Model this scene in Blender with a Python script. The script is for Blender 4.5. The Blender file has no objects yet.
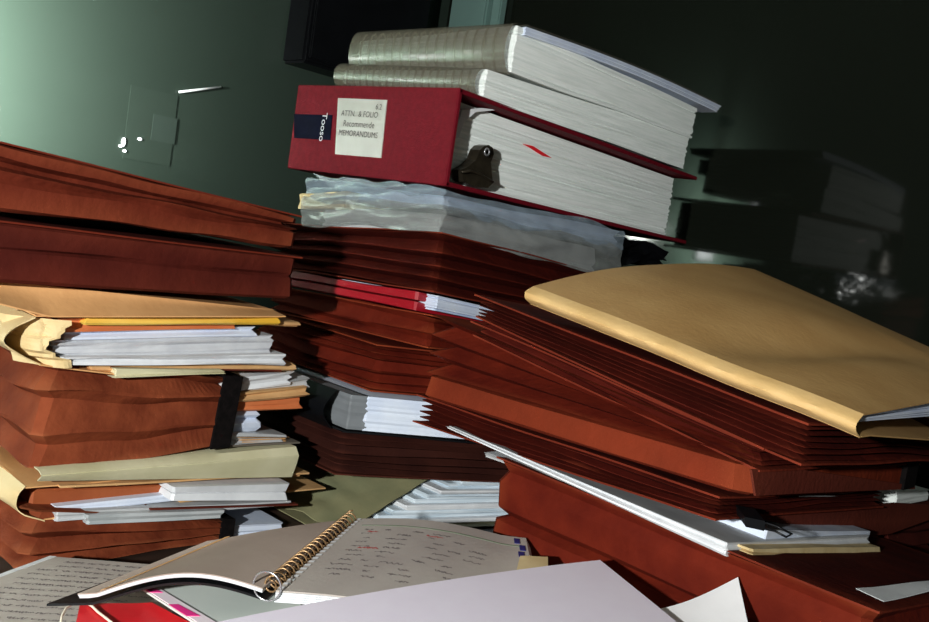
import bpy, bmesh, math, random
from mathutils import Vector, noise, Matrix

# ------------------------------------------------------------------ camera
# World: X runs along the long edges that recede to the right, Y along those that
# recede to the left, desk top at z = 0, floor at z = -0.75.
FPX, W, HH = 900.0, 929.0, 622.0
H_CAM = 0.27
AZ = math.radians(43.0)
ROLL = math.radians(8.6)
PITCH = math.radians(4.7)
Fh = Vector((math.cos(AZ), math.sin(AZ), 0.0))        # horizontal view direction
Rh = Vector((math.sin(AZ), -math.cos(AZ), 0.0))       # to the right
Up = Vector((0, 0, 1))
FW = (Fh * math.cos(PITCH) - Up * math.sin(PITCH)).normalized()
U0 = (Fh * math.sin(PITCH) + Up * math.cos(PITCH)).normalized()
RT = (Rh * math.cos(ROLL) + U0 * math.sin(ROLL)).normalized()
UP = (-Rh * math.sin(ROLL) + U0 * math.cos(ROLL)).normalized()
CAM = Vector((0, 0, H_CAM))

scene = bpy.context.scene
cam_d = bpy.data.cameras.new('camera')
cam = bpy.data.objects.new('camera', cam_d)
scene.collection.objects.link(cam)
cam_d.sensor_fit = 'HORIZONTAL'
cam_d.sensor_width = 36.0
cam_d.lens = 36.0 * FPX / W
cam_d.clip_start = 0.01
M = Matrix((RT, UP, -FW)).transposed().to_4x4()
M.translation = CAM
cam.matrix_world = M
scene.camera = cam

# ------------------------------------------------------------------ light
scene.view_settings.view_transform = 'Standard'
scene.view_settings.look = 'None'
scene.view_settings.gamma = 1.0
scene.view_settings.use_curve_mapping = False
scene.view_settings.exposure = 0.0

world = bpy.data.worlds.new('night')
scene.world = world
world.use_nodes = True
world.node_tree.nodes['Background'].inputs[0].default_value = (0.6, 0.75, 0.8, 1)
world.node_tree.nodes['Background'].inputs[1].default_value = 0.012


def lamp(name, kind, loc, power, color=(1, 1, 1), size=0.02, target=None, spot=None):
    d = bpy.data.lights.new(name, kind)
    d.energy = power
    d.color = color
    o = bpy.data.objects.new(name, d)
    o.location = loc
    if kind == 'AREA':
        d.shape = 'DISK'
        d.size = size
    else:
        d.shadow_soft_size = size
    if spot:
        d.spot_size = math.radians(spot)
        d.spot_blend = 1.0
    if target is not None:
        v = Vector(target) - Vector(loc)
        o.rotation_euler = v.to_track_quat('-Z', 'Y').to_euler()
    scene.collection.objects.link(o)
    return o


# the camera's own flash, up and to the left of the lens
lamp('camera_flash', 'POINT', CAM - RT * 0.30 + UP * 0.10 - FW * 0.38, 60.0, (0.98, 1.0, 0.97), 0.014)
# ------------------------------------------------------------------ pixel helpers


def ray(px, py):
    return FW + RT * ((px - W / 2) / FPX) + UP * ((HH / 2 - py) / FPX)


def P(px, py, depth):
    return CAM + ray(px, py) * depth


def fX(px, py, X):
    d = ray(px, py)
    return CAM + d * ((X - CAM.x) / d.x)


def fY(px, py, Y):
    d = ray(px, py)
    return CAM + d * ((Y - CAM.y) / d.y)


def fZ(px, py, z):
    d = ray(px, py)
    return CAM + d * ((z - CAM.z) / d.z)


def zcol(X, Y, py):
    """height above plan point (X, Y) that shows at image row py"""
    k = (HH / 2 - py) / FPX
    b = Vector((X - CAM.x, Y - CAM.y, 0))
    # (b + z*Up).UP = k * (b + z*Up).FW
    return CAM.z + (k * b.dot(FW) - b.dot(UP)) / (UP.z - k * FW.z)


def lerp(a, b, t):
    return a + (b - a) * t


def bil(v, s, t):
    return v[0] * (1 - s) * (1 - t) + v[1] * s * (1 - t) + v[2] * s * t + v[3] * (1 - s) * t


# ------------------------------------------------------------------ materials
MATS = {}


def lin(c):
    def f(x):
        x /= 255.0
        return x / 12.92 if x <= 0.04045 else ((x + 0.055) / 1.055) ** 2.4
    return tuple(f(x) for x in c) + (1.0,)


def mat(name, c, c2=None, rough=0.7, scale=40.0, bump=0.0, bscale=None, spec=0.3, metal=0.0,
        stretch=(1, 1, 1), detail=4.0, lo=0.35, hi=0.65, worn=None):
    if name in MATS:
        return MATS[name]
    m = bpy.data.materials.new(name)
    m.use_nodes = True
    nt = m.node_tree
    b = nt.nodes['Principled BSDF']
    b.inputs['Roughness'].default_value = rough
    b.inputs['Specular IOR Level'].default_value = spec
    b.inputs['Metallic'].default_value = metal
    tc = nt.nodes.new('ShaderNodeTexCoord')
    mp = nt.nodes.new('ShaderNodeMapping')
    mp.inputs['Scale'].default_value = stretch
    nt.links.new(tc.outputs['Object'], mp.inputs['Vector'])
    n = nt.nodes.new('ShaderNodeTexNoise')
    n.inputs['Scale'].default_value = scale
    n.inputs['Detail'].default_value = detail
    nt.links.new(mp.outputs[0], n.inputs['Vector'])
    r = nt.nodes.new('ShaderNodeValToRGB')
    r.color_ramp.elements[0].position = lo
    r.color_ramp.elements[1].position = hi
    r.color_ramp.elements[0].color = lin(c)
    r.color_ramp.elements[1].color = lin(c2 or c)
    nt.links.new(n.outputs['Fac'], r.inputs[0])
    if worn:
        ge = nt.nodes.new('ShaderNodeNewGeometry')
        wr = nt.nodes.new('ShaderNodeValToRGB')
        wr.color_ramp.elements[0].position = 0.53
        wr.color_ramp.elements[1].position = 0.70
        nt.links.new(ge.outputs['Pointiness'], wr.inputs[0])
        mx = nt.nodes.new('ShaderNodeMix')
        mx.data_type = 'RGBA'
        nt.links.new(wr.outputs[0], mx.inputs[0])
        nt.links.new(r.outputs[0], mx.inputs[6])
        mx.inputs[7].default_value = lin(worn)
        nt.links.new(mx.outputs[2], b.inputs['Base Color'])
    else:
        nt.links.new(r.outputs[0], b.inputs['Base Color'])
    if bump:
        n2 = nt.nodes.new('ShaderNodeTexNoise')
        n2.inputs['Scale'].default_value = bscale or scale * 4
        n2.inputs['Detail'].default_value = 5
        nt.links.new(mp.outputs[0], n2.inputs['Vector'])
        bp = nt.nodes.new('ShaderNodeBump')
        bp.inputs['Strength'].default_value = bump
        bp.inputs['Distance'].default_value = 0.0015
        nt.links.new(n2.outputs['Fac'], bp.inputs['Height'])
        nt.links.new(bp.outputs[0], b.inputs['Normal'])
    MATS[name] = m
    return m


def clear_mat(name, tint, alpha=0.35, rough=0.12, bump=0.3):
    if name in MATS:
        return MATS[name]
    m = bpy.data.materials.new(name)
    m.use_nodes = True
    nt = m.node_tree
    b = nt.nodes['Principled BSDF']
    b.inputs['Base Color'].default_value = lin(tint)
    b.inputs['Roughness'].default_value = rough
    b.inputs['Specular IOR Level'].default_value = 0.8
    b.inputs['Alpha'].default_value = alpha
    if bump:
        tc = nt.nodes.new('ShaderNodeTexCoord')
        n2 = nt.nodes.new('ShaderNodeTexNoise')
        n2.inputs['Scale'].default_value = 30
        bp = nt.nodes.new('ShaderNodeBump')
        bp.inputs['Strength'].default_value = bump
        bp.inputs['Distance'].default_value = 0.01
        nt.links.new(tc.outputs['Object'], n2.inputs['Vector'])
        nt.links.new(n2.outputs['Fac'], bp.inputs['Height'])
        nt.links.new(bp.outputs[0], b.inputs['Normal'])
    MATS[name] = m
    return m


ROPE = mat('redrope_paper', (80, 20, 11), (104, 32, 17), 0.8, 34, 0.5, 150, 0.08, worn=(150, 68, 38), detail=8.0, lo=0.3, hi=0.7)
ROPE_L = mat('redrope_paper_lit_rubbed', (98, 42, 25), (134, 66, 40), 0.8, 34, 0.5, 150, 0.08, worn=(172, 104, 68), detail=8.0, lo=0.3, hi=0.7)  # paler base than ROPE: stronger light on the left pile put into colour
ROPE_D = mat('redrope_paper_deep', (62, 14, 9), (80, 22, 13), 0.8, 34, 0.5, 150, 0.08, worn=(136, 56, 36), detail=8.0, lo=0.3, hi=0.7)
ROPE_M = mat('maroon_paper', (66, 24, 20), (80, 30, 24), 0.8, 22, 0.35, 260, 0.08, worn=(110, 50, 36))
ROPE_K = mat('umber_paper', (42, 18, 14), (54, 25, 19), 0.8, 22, 0.35, 260, 0.08, worn=(100, 50, 38))
MANILA = mat('manila_paper', (206, 150, 96), (222, 168, 112), 0.6, 16, 0.25, 150, 0.3)
MANILA_R = mat('manila_envelope_paper', (184, 142, 88), (196, 155, 100), 0.55, 22, 0.2, 220, 0.35)
CREAM = mat('cream_paper', (208, 182, 132), (226, 204, 156), 0.6, 30, 0.3, 120, 0.3)
SAGE = mat('sage_cream_paper', (196, 190, 152), (212, 206, 172), 0.6, 20, 0.2, 140, 0.3)
OLIVE = mat('olive_paper', (112, 114, 86), (136, 132, 98), 0.6, 20, 0.3, 120, 0.3)
TAN = mat('tan_card', (196, 150, 100), (214, 170, 118), 0.65, 40, 0.2, 160, 0.25)
ORANGE = mat('orange_card', (200, 108, 62), (212, 126, 78), 0.6, 20, 0.2, 140, 0.3)
RUST = mat('rust_card', (146, 74, 40), (164, 90, 52), 0.6, 20, 0.2, 140, 0.3)
YELLOW = mat('yellow_card', (226, 178, 58), (240, 204, 104), 0.55, 14, 0.15, 140, 0.3)
WHITE = mat('white_paper', (214, 216, 220), (226, 228, 231), 0.65, 60, 0.08, 300, 0.25)
PAGES = mat('page_edges', (230, 237, 233), (246, 250, 248), 0.75, 22, 0.12, 60, 0.2, stretch=(1, 1, 26))
PAGES_B = mat('bluish_page_edges', (190, 206, 218), (224, 234, 242), 0.75, 22, 0.25, 60, 0.2, stretch=(1, 1, 26))
BLUEW = mat('bluish_white_paper', (206, 216, 236), (220, 228, 242), 0.6, 40, 0.08, 240, 0.25)
GREYP = mat('grey_paper', (176, 178, 180), (192, 194, 196), 0.6, 40, 0.1, 200, 0.3)
PAGE_G = mat('ruled_page_paper', (170, 160, 154), (186, 178, 170), 0.6, 14, 0.1, 240, 0.3)
PAGE_L = mat('left_page_paper', (162, 146, 134), (178, 162, 150), 0.55, 12, 0.1, 240, 0.35)
LAV = mat('lavender_white_paper', (238, 228, 243), (240, 231, 245), 0.6, 60, 0.02, 300, 0.25)
REDC = mat('binder_red_cloth', (94, 7, 22), (104, 11, 26), 0.75, 200, 0.25, 700, 0.12)
REDF = mat('red_folder_card', (156, 14, 30), (170, 20, 36), 0.5, 20, 0.15, 200, 0.4)
REDB = mat('bright_red_card', (226, 30, 42), (236, 44, 52), 0.45, 20, 0.15, 160, 0.4)
PINK = mat('magenta_print', (236, 40, 130), (240, 60, 150), 0.6, 40)
PINKW = mat('pale_pink_paper', (240, 222, 232), (246, 234, 240), 0.6, 40)
BLACK = mat('black_elastic', (14, 12, 12), (22, 18, 18), 0.9, 200, 0.2, 600, 0.05)
BLACKP = mat('black_plastic', (10, 11, 14), (14, 15, 18), 0.4, 40, 0, None, 0.3)
NAVY = mat('navy_tag', (12, 14, 28), (16, 18, 34), 0.9, 60, spec=0.05)
INK = mat('ink', (118, 110, 110), (134, 126, 124), 0.7, 60)
INK_R = mat('red_ink', (190, 60, 60), (200, 80, 80), 0.7, 60)
INK_G = mat('green_grey_rule', (112, 124, 104), (128, 138, 118), 0.7, 60)
INK_B = mat('blue_ink', (30, 30, 96), (44, 44, 110), 0.6, 60)
BRONZE = mat('dark_bronze_metal', (52, 46, 38), (80, 72, 58), 0.35, 60, 0.2, 200, 0.5, 0.7)
BRASS = mat('brassy_wire', (150, 118, 84), (176, 140, 100), 0.35, 60, 0, None, 0.5, 0.6)
STEEL = mat('bright_wire', (190, 190, 196), (210, 210, 214), 0.25, 60, 0, None, 0.5, 0.8)
COILP = mat('clear_coil_plastic', (170, 168, 156), (190, 188, 176), 0.25, 60, 0, None, 0.6)
DESKM = mat('dark_desk_wood', (40, 30, 26), (60, 44, 36), 0.45, 8, 0.1, 60, 0.4, stretch=(1, 12, 1))
CLEAR = clear_mat('clear_plastic', (200, 210, 214), 0.28, 0.12, 0.5)
COVERC = clear_mat('clear_cover', (112, 106, 92), 0.55, 0.12, 0.0)
SLEEVE = clear_mat('milky_plastic_sleeve', (150, 154, 152), 0.36, 0.14, 0.25)
SLEEVE_W = clear_mat('bluish_plastic_sleeve', (156, 172, 186), 0.36, 0.14, 0.25)

# ------------------------------------------------------------------ object helpers
COL = scene.collection


def mesh_obj(name, verts, faces, m, parent=None, smooth=False):
    me = bpy.data.meshes.new(name)
    me.from_pydata([tuple(v) for v in verts], [], faces)
    me.materials.append(m)
    if smooth:
        me.polygons.foreach_set('use_smooth', [True] * len(me.polygons))
    me.validate()
    me.update()
    bm = bmesh.new()
    bm.from_mesh(me)
    bmesh.ops.recalc_face_normals(bm, faces=bm.faces)
    bm.to_mesh(me)
    bm.free()
    o = bpy.data.objects.new(name, me)
    COL.objects.link(o)
    if parent is not None:
        o.parent = parent
        o.matrix_parent_inverse = Matrix.Translation(-parent.location)
    return o


def tag(o, label, cat, group=None):
    o['label'] = label
    o['category'] = cat
    if group:
        o['group'] = group
    return o


def thing(name, loc, label, cat, group=None):
    o = bpy.data.objects.new(name, None)
    o.empty_display_size = 0.05
    o.location = loc
    COL.objects.link(o)
    return tag(o, label, cat, group)


def struct(o):
    o['kind'] = 'structure'
    return o


class Slab:
    """box-like layer with its nearest corner at (X0, Y0); z heights at C, C+X, far, C+Y"""

    def __init__(s, X0, Y0, LX, LY, zb, zt, sk=0.0):
        s.sk = sk
        s.X0, s.Y0, s.LX, s.LY, s.zb, s.zt = X0, Y0, LX, LY, list(zb), list(zt)

    def pt(s, u, v, t):
        return Vector((s.X0 + s.LX * u, s.Y0 + s.LY * v + s.sk * u, lerp(bil(s.zb, u, v), bil(s.zt, u, v), t)))

    def base(s):
        return Vector((s.X0 + s.LX / 2, s.Y0 + s.LY / 2, min(s.zb)))

    def sub(s, dx0=0, dx1=0, dy0=0, dy1=0, t0=0.0, t1=1.0):
        """inset part of the slab (metres in plan, fractions in height)"""
        u0, u1 = dx0 / s.LX, 1 - dx1 / s.LX
        v0, v1 = dy0 / s.LY, 1 - dy1 / s.LY
        cs = [(u0, v0), (u1, v0), (u1, v1), (u0, v1)]
        return Slab(s.X0 + dx0, s.Y0 + dy0 + s.sk * u0, s.LX - dx0 - dx1, s.LY - dy0 - dy1,
                    [s.pt(u, v, t0).z for u, v in cs], [s.pt(u, v, t1).z for u, v in cs], s.sk * (u1 - u0))


def slab(cx, yt, yb, dep=None, X0=None, Y0=None, xe=None, ye=None, LX=None, LY=None, back=0.0):
    """trace a slab: corner column cx (rows yt, yb); xe / ye = (px, yt, yb) on the face along X / along Y"""
    ym = (yt + yb) / 2
    if X0 is not None and Y0 is not None:
        p = Vector((X0, Y0, 0))
    elif X0 is not None:
        p = fX(cx, ym, X0)
    elif Y0 is not None:
        p = fY(cx, ym, Y0)
    else:
        p = P(cx, ym, dep)
    x, y = p.x, p.y
    zt, zb = zcol(x, y, yt), zcol(x, y, yb)
    gx = gxt = gy = gyt = 0.0
    if xe:
        q = fY(xe[0], (xe[1] + xe[2]) / 2, y)
        d = q.x - x
        gxt = (zcol(q.x, y, xe[1]) - zt) / d
        gx = (zcol(q.x, y, xe[2]) - zb) / d
        LX = LX or d
    if ye:
        q = fX(ye[0], (ye[1] + ye[2]) / 2, x)
        d = q.y - y
        gyt = (zcol(x, q.y, ye[1]) - zt) / d
        gy = (zcol(x, q.y, ye[2]) - zb) / d
        LY = LY or d
    ZB = [zb, zb + gx * LX, zb + gx * LX + gy * LY, zb + gy * LY]
    ZT = [zt, zt + gxt * LX, zt + gxt * LX + gyt * LY, zt + gyt * LY]
    if back:
        ZB[2] += back
        ZT[2] += back
    return Slab(x, y, LX, LY, ZB, ZT)


def level_slab(cx, yt, yb, ex, ey, z, LX, LY):
    """slab lying level at height z; its front bottom edge runs from pixel (cx, yb) to (ex, ey)"""
    a, b = fZ(cx, yb, z), fZ(ex, ey, z)
    top = zcol(a.x, a.y, yt)
    return Slab(a.x, a.y, LX, LY, [z] * 4, [top] * 4, (b.y - a.y) / (b.x - a.x) * LX)


def nz(x, y, z, seed, sc):
    return noise.noise(Vector((x * sc + seed * 7.31, y * sc - seed * 3.7, z * sc + seed * 1.93)))


def rings(name, s, prof, m, parent=None, n=14, jit=0.0, wav=0.0, wsc=9.0, cr=0.002, seed=0, smooth=False,
          ringjit=0.0, fan=None):
    """stack of closed loops round the slab: prof = [(height fraction, inset in metres)]"""
    rnd = random.Random(seed + 11)
    vs, fs = [], []
    per = None
    for k, (t, ins) in enumerate(prof):
        off = rnd.uniform(-ringjit, ringjit)
        offx, offy = rnd.uniform(-ringjit, ringjit), rnd.uniform(-ringjit, ringjit)
        i2 = ins + off
        x0, x1, y0, y1 = i2 + offx, s.LX - i2 + offx, i2 + offy, s.LY - i2 + offy
        c = min(cr, 0.2 * s.LX, 0.2 * s.LY)
        loop = []
        for i in range(n + 1):
            loop.append((lerp(x0 + c, x1 - c, i / n), y0, 0, -1))
        for i in range(n + 1):
            loop.append((x1, lerp(y0 + c, y1 - c, i / n), 1, 0))
        for i in range(n + 1):
            loop.append((lerp(x1 - c, x0 + c, i / n), y1, 0, 1))
        for i in range(n + 1):
            loop.append((x0, lerp(y1 - c, y0 + c, i / n), -1, 0))
        per = len(loop)
        for (x, y, nx, ny) in loop:
            u, v = x / s.LX, y / s.LY
            z = lerp(bil(s.zb, u, v), bil(s.zt, u, v), t)
            X, Y = s.X0 + x, s.Y0 + y + s.sk * u
            if jit:
                a = nz(X, Y, k * 0.37, seed, 16.0) * jit
                X += nx * a
                Y += ny * a
            if wav:
                z += nz(X, Y, t * 0.25, seed + 3, wsc) * wav
            vs.append((X, Y, z))
    for k in range(len(prof) - 1):
        for i in range(per):
            j = (i + 1) % per
            fs.append((k * per + i, k * per + j, (k + 1) * per + j, (k + 1) * per + i))
    for k, rev in ((0, True), (len(prof) - 1, False)):
        cx = sum(vs[k * per + i][0] for i in range(per)) / per
        cy = sum(vs[k * per + i][1] for i in range(per)) / per
        cz = sum(vs[k * per + i][2] for i in range(per)) / per
        vs.append((cx, cy, cz))
        ci = len(vs) - 1
        for i in range(per):
            j = (i + 1) % per
            fs.append((k * per + j, k * per + i, ci) if rev else (k * per + i, k * per + j, ci))
    return mesh_obj(name, vs, fs, m, parent, smooth)


def pleats(n, depth, rnd=None, t0=0.0, t1=1.0, var=0.25):
    """zigzag profile of an accordion gusset"""
    rnd = rnd or random.Random(n)
    w = [1 + rnd.uniform(-var, var) for _ in range(n)]
    tot = sum(w)
    pr, a = [(t0, 0.001)], 0.0
    for k in range(n):
        lo, hi = a / tot, (a + w[k]) / tot
        a += w[k]
        mid = lerp(lo, hi, 0.66 + rnd.uniform(-0.1, 0.1))
        pr.append((lerp(t0, t1, lerp(lo, hi, 0.04)), 0.0))
        pr.append((lerp(t0, t1, mid), depth * rnd.uniform(0.75, 1.1)))
        pr.append((lerp(t0, t1, lerp(lo, hi, 0.96)), 0.0))
    pr.append((t1, 0.001))
    return pr


def sheaf(nl, amp, rnd):
    """profile of a block of pages"""
    return [(k / nl, abs(rnd.gauss(0, amp))) for k in range(nl + 1)]


def sheet(name, fn, m, parent=None, nu=16, nv=16, th=0.0006, smooth=True):
    """curved sheet of thickness th through fn(u, v) -> Vector (top face)"""
    vs, fs = [], []
    for side in (0, 1):
        for j in range(nv + 1):
            for i in range(nu + 1):
                p = fn(i / nu, j / nv)
                vs.append((p.x, p.y, p.z - (th if side else 0)))
    o = (nu + 1) * (nv + 1)
    q = lambda i, j: j * (nu + 1) + i
    for j in range(nv):
        for i in range(nu):
            a, b, c, d = q(i, j), q(i + 1, j), q(i + 1, j + 1), q(i, j + 1)
            fs.append((a, b, c, d))
            fs.append((o + d, o + c, o + b, o + a))
    for i in range(nu):
        fs.append((q(i + 1, 0), q(i, 0), o + q(i, 0), o + q(i + 1, 0)))
        fs.append((q(i, nv), q(i + 1, nv), o + q(i + 1, nv), o + q(i, nv)))
    for j in range(nv):
        fs.append((q(0, j), q(0, j + 1), o + q(0, j + 1), o + q(0, j)))
        fs.append((q(nu, j + 1), q(nu, j), o + q(nu, j), o + q(nu, j + 1)))
    ob = mesh_obj(name, vs, fs, m, parent, smooth)
    if smooth:
        try:
            ob.data.set_sharp_from_angle(angle=math.radians(40))
        except Exception:
            pass
    return ob


def quad_fn(a, b, c, d, amp=0.0, sc=8.0, seed=0, bow=0.0):
    """a=(0,0) b=(1,0) c=(1,1) d=(0,1)"""
    def fn(u, v):
        p = Vector((bil([q.x for q in (a, b, c, d)], u, v), bil([q.y for q in (a, b, c, d)], u, v),
                    bil([q.z for q in (a, b, c, d)], u, v)))
        if amp:
            p.z += nz(p.x, p.y, 0, seed, sc) * amp
        if bow:
            p.z += bow * 4 * u * (1 - u)
        return p
    return fn


def box(name, a, b, m, parent=None, bev=0.0):
    x0, y0, z0 = a
    x1, y1, z1 = b
    vs = [(x, y, z) for z in (z0, z1) for (x, y) in ((x0, y0), (x1, y0), (x1, y1), (x0, y1))]
    fs = [(0, 3, 2, 1), (4, 5, 6, 7), (0, 1, 5, 4), (1, 2, 6, 5), (2, 3, 7, 6), (3, 0, 4, 7)]
    o = mesh_obj(name, vs, fs, m, parent)
    if bev:
        bm = bmesh.new()
        bm.from_mesh(o.data)
        bmesh.ops.bevel(bm, geom=bm.edges[:], offset=bev, segments=2, affect='EDGES')
        bm.to_mesh(o.data)
        bm.free()
    return o


def tube(name, pts, r, m, parent=None, sides=6, closed=False):
    vs, fs = [], []
    n = len(pts)
    prev = None
    for i, p in enumerate(pts):
        a = pts[(i - 1) % n] if (closed or i > 0) else pts[0]
        b = pts[(i + 1) % n] if (closed or i < n - 1) else pts[-1]
        t = (Vector(b) - Vector(a)).normalized()
        ref = prev if prev is not None else (Vector((0, 0, 1)) if abs(t.z) < 0.9 else Vector((1, 0, 0)))
        e = (ref - t * ref.dot(t)).normalized()
        prev = e
        f = t.cross(e)
        for k in range(sides):
            an = 2 * math.pi * k / sides
            vs.append(Vector(p) + e * (math.cos(an) * r) + f * (math.sin(an) * r))
    for i in range(n if closed else n - 1):
        j = (i + 1) % n
        for k in range(sides):
            l = (k + 1) % sides
            fs.append((i * sides + k, i * sides + l, j * sides + l, j * sides + k))
    if not closed:
        fs.append(tuple(range(sides - 1, -1, -1)))
        fs.append(tuple((n - 1) * sides + k for k in range(sides)))
    return mesh_obj(name, vs, fs, m, parent, True)


def loose(s, over=0.004, t=1.0, lift=0.0, amp=0.002, sc=8.0, seed=0, x0=None, x1=None, y0=None, y1=None):
    """surface function over the top (t=1) or bottom (t=0) of a slab, overhanging it"""
    x0 = -over if x0 is None else x0
    y0 = -over if y0 is None else y0
    x1 = s.LX + over if x1 is None else x1
    y1 = s.LY + over if y1 is None else y1

    def fn(u, v):
        x, y = lerp(x0, x1, u), lerp(y0, y1, v)
        p = s.pt(x / s.LX, y / s.LY, t)
        p.z += lift + (nz(p.x, p.y, 0, seed, sc) * amp if amp else 0)
        return p
    return fn


def strap(name, s, x, w, m, parent, th=0.0012, lean=0.0):
    """band of elastic round a slab at distance x from its corner (wraps front, top and bottom)"""
    pts = []
    for v, t in ((0.9, 0), (0, 0), (0, 0.25), (0, 0.5), (0, 0.75), (0, 1), (0.9, 1)):
        pts.append((v, t))
    vs, fs = [], []
    for (v, t) in pts:
        for dx in (0, w):
            u = (x + dx + lean * (t - 0.5)) / s.LX
            p = s.pt(u, v, t)
            p.z += th * (1 if t == 1 else (-1 if t == 0 else 0))
            p.y -= th if v == 0 else 0
            vs.append(p)
            q = s.pt(u, v, t)
            q.y += 0.001
            q.z -= 0.001 * (1 if t == 1 else (-1 if t == 0 else 0))
            vs.append(q)
    for k in range(len(pts) - 1):
        a, b = k * 4, (k + 1) * 4
        fs += [(a, a + 2, b + 2, b), (a + 1, b + 1, b + 3, a + 3), (a, b, b + 1, a + 1), (a + 2, a + 3, b + 3, b + 2)]
    e = (len(pts) - 1) * 4
    fs += [(0, 1, 3, 2), (e, e + 2, e + 3, e + 1)]
    return mesh_obj(name, vs, fs, m, parent)


def scribble(name, fn, rows, m, parent, seed=0, u0=0.08, u1=0.92, h=0.02, w=0.0005, gap=0.35, lift=0.0004):
    """handwriting: thin inked ribbons lying on the sheet fn; rows = list of v"""
    rnd = random.Random(seed)
    vs, fs = [], []
    for v in rows:
        u = u0 + rnd.uniform(0, 0.06)
        end = u1 - rnd.uniform(0, 0.25)
        while u < end:
            wl = rnd.uniform(0.03, 0.11)
            k = max(6, int(wl / 0.0035))
            pts = []
            for i in range(k + 1):
                uu = u + wl * i / k
                vv = v + rnd.uniform(-0.5, 0.5) * h
                p = fn(min(uu, 0.97), min(max(vv, 0.02), 0.98))
                pts.append(p + Vector((0, 0, lift)))
            for i in range(k):
                a, b = pts[i], pts[i + 1]
                d = (b - a)
                pr = Vector((-d.y, d.x, 0))
                if pr.length < 1e-7:
                    continue
                pr = pr.normalized() * w
                o = len(vs)
                vs += [a - pr, a + pr, b + pr, b - pr]
                fs.append((o, o + 1, o + 2, o + 3))
            u += wl + rnd.uniform(0.3, 1.2) * gap * 0.06
    o = mesh_obj(name, vs, fs, m, parent)
    o['kind'] = 'stuff'
    return o


def text_mesh(name, body, size, origin, ex, ey, m, parent, align='CENTER'):
    """flat lettering: origin, ex = reading direction, ey = up"""
    cu = bpy.data.curves.new(name, 'FONT')
    cu.body = body
    cu.size = size
    cu.align_x = align
    cu.align_y = 'CENTER'
    tmp = bpy.data.objects.new(name + '_tmp', cu)
    COL.objects.link(tmp)
    dg = bpy.context.evaluated_depsgraph_get()
    me = bpy.data.meshes.new_from_object(tmp.evaluated_get(dg))
    bpy.data.objects.remove(tmp)
    vs = [Vector(origin) + Vector(ex) * v.co.x + Vector(ey) * v.co.y for v in me.vertices]
    fs = [tuple(p.vertices) for p in me.polygons]
    bpy.data.meshes.remove(me)
    return mesh_obj(name, vs, fs, m, parent)


# ------------------------------------------------------------------ the room
XW, YW = 1.09, 1.17           # window wall, left wall
wallm = mat('pale_green_wall', (50, 61, 54), (52, 63, 56), 0.14, 3, 0.0, None, 0.5)
wallb = mat('dim_plaster', (110, 116, 110), (118, 124, 118), 0.8, 3)
glassm = mat('night_window_glass', (20, 23, 18), (22, 25, 20), 0.06, 2, 0.0, None, 0.32)
framem = mat('grey_green_window_frame', (110, 140, 134), (116, 146, 140), 0.45, 10)
XB, YB, ZF, ZC = -2.2, -2.2, -0.75, 1.75
struct(box('floor', (XB, YB, ZF - 0.05), (XW + 0.1, YW + 0.1, ZF), mat('floor_lino', (70, 66, 60), (84, 80, 72), 0.6, 8)))
struct(box('ceiling', (XB, YB, ZC), (XW + 0.1, YW + 0.1, ZC + 0.05), wallb))
struct(box('wall_left', (XB, YW, ZF), (XW + 0.1, YW + 0.1, ZC), wallm))
struct(box('wall_right', (XB, YB - 0.1, ZF), (XW + 0.1, YB, ZC), wallb))
struct(box('wall_near', (XB - 0.1, YB - 0.1, ZF), (XB, YW + 0.1, ZC), wallb))
struct(box('wall_far', (XW, YB, ZF), (XW + 0.1, YW, -0.12), wallb))
struct(box('trim_1', (XW - 0.03, YB, -0.12), (XW + 0.1, YW, -0.09), framem))
struct(box('trim_2', (XW, YB, 1.6), (XW + 0.1, YW, ZC), wallb))
win = struct(bpy.data.objects.new('window_1', None))
win.location = (XW, 0, -0.09)
COL.objects.link(win)
box('window_pane', (XW + 0.01, YB, -0.09), (XW + 0.02, YW, 1.6), glassm, win)
ya, yb_, yc, yd = (fX(px, 12, XW).y for px in (416, 443, 456, 502))
box('window_mullion', (XW - 0.02, yb_, -0.09), (XW + 0.01, ya, 1.6), framem, win, 0.003)
box('window_mullion', (XW - 0.015, yd + 0.022, -0.09), (XW + 0.01, yc, 1.6), framem, win, 0.003)
box('window_sash', (XW - 0.005, yd, -0.09), (XW + 0.01, yd + 0.02, 1.6), framem, win, 0.002)

# black cabinet hung in the corner, above and behind the pile
q0, q1 = fY(305, 62, YW - 0.06), fY(425, 60, YW - 0.06)
cab = thing('wall_cabinet', ((q0.x + q1.x) / 2, YW - 0.03, q0.z), 'black box hung on the wall behind the spiral bound books', 'cabinet')
box('body', (q0.x, YW - 0.055, q0.z), (q1.x, YW, q0.z + 0.5), BLACKP, cab, 0.004)
box('door', (q0.x + 0.006, YW - 0.062, q0.z + 0.008), (q1.x - 0.006, YW - 0.056, q0.z + 0.49), BLACKP, cab, 0.002)

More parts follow.
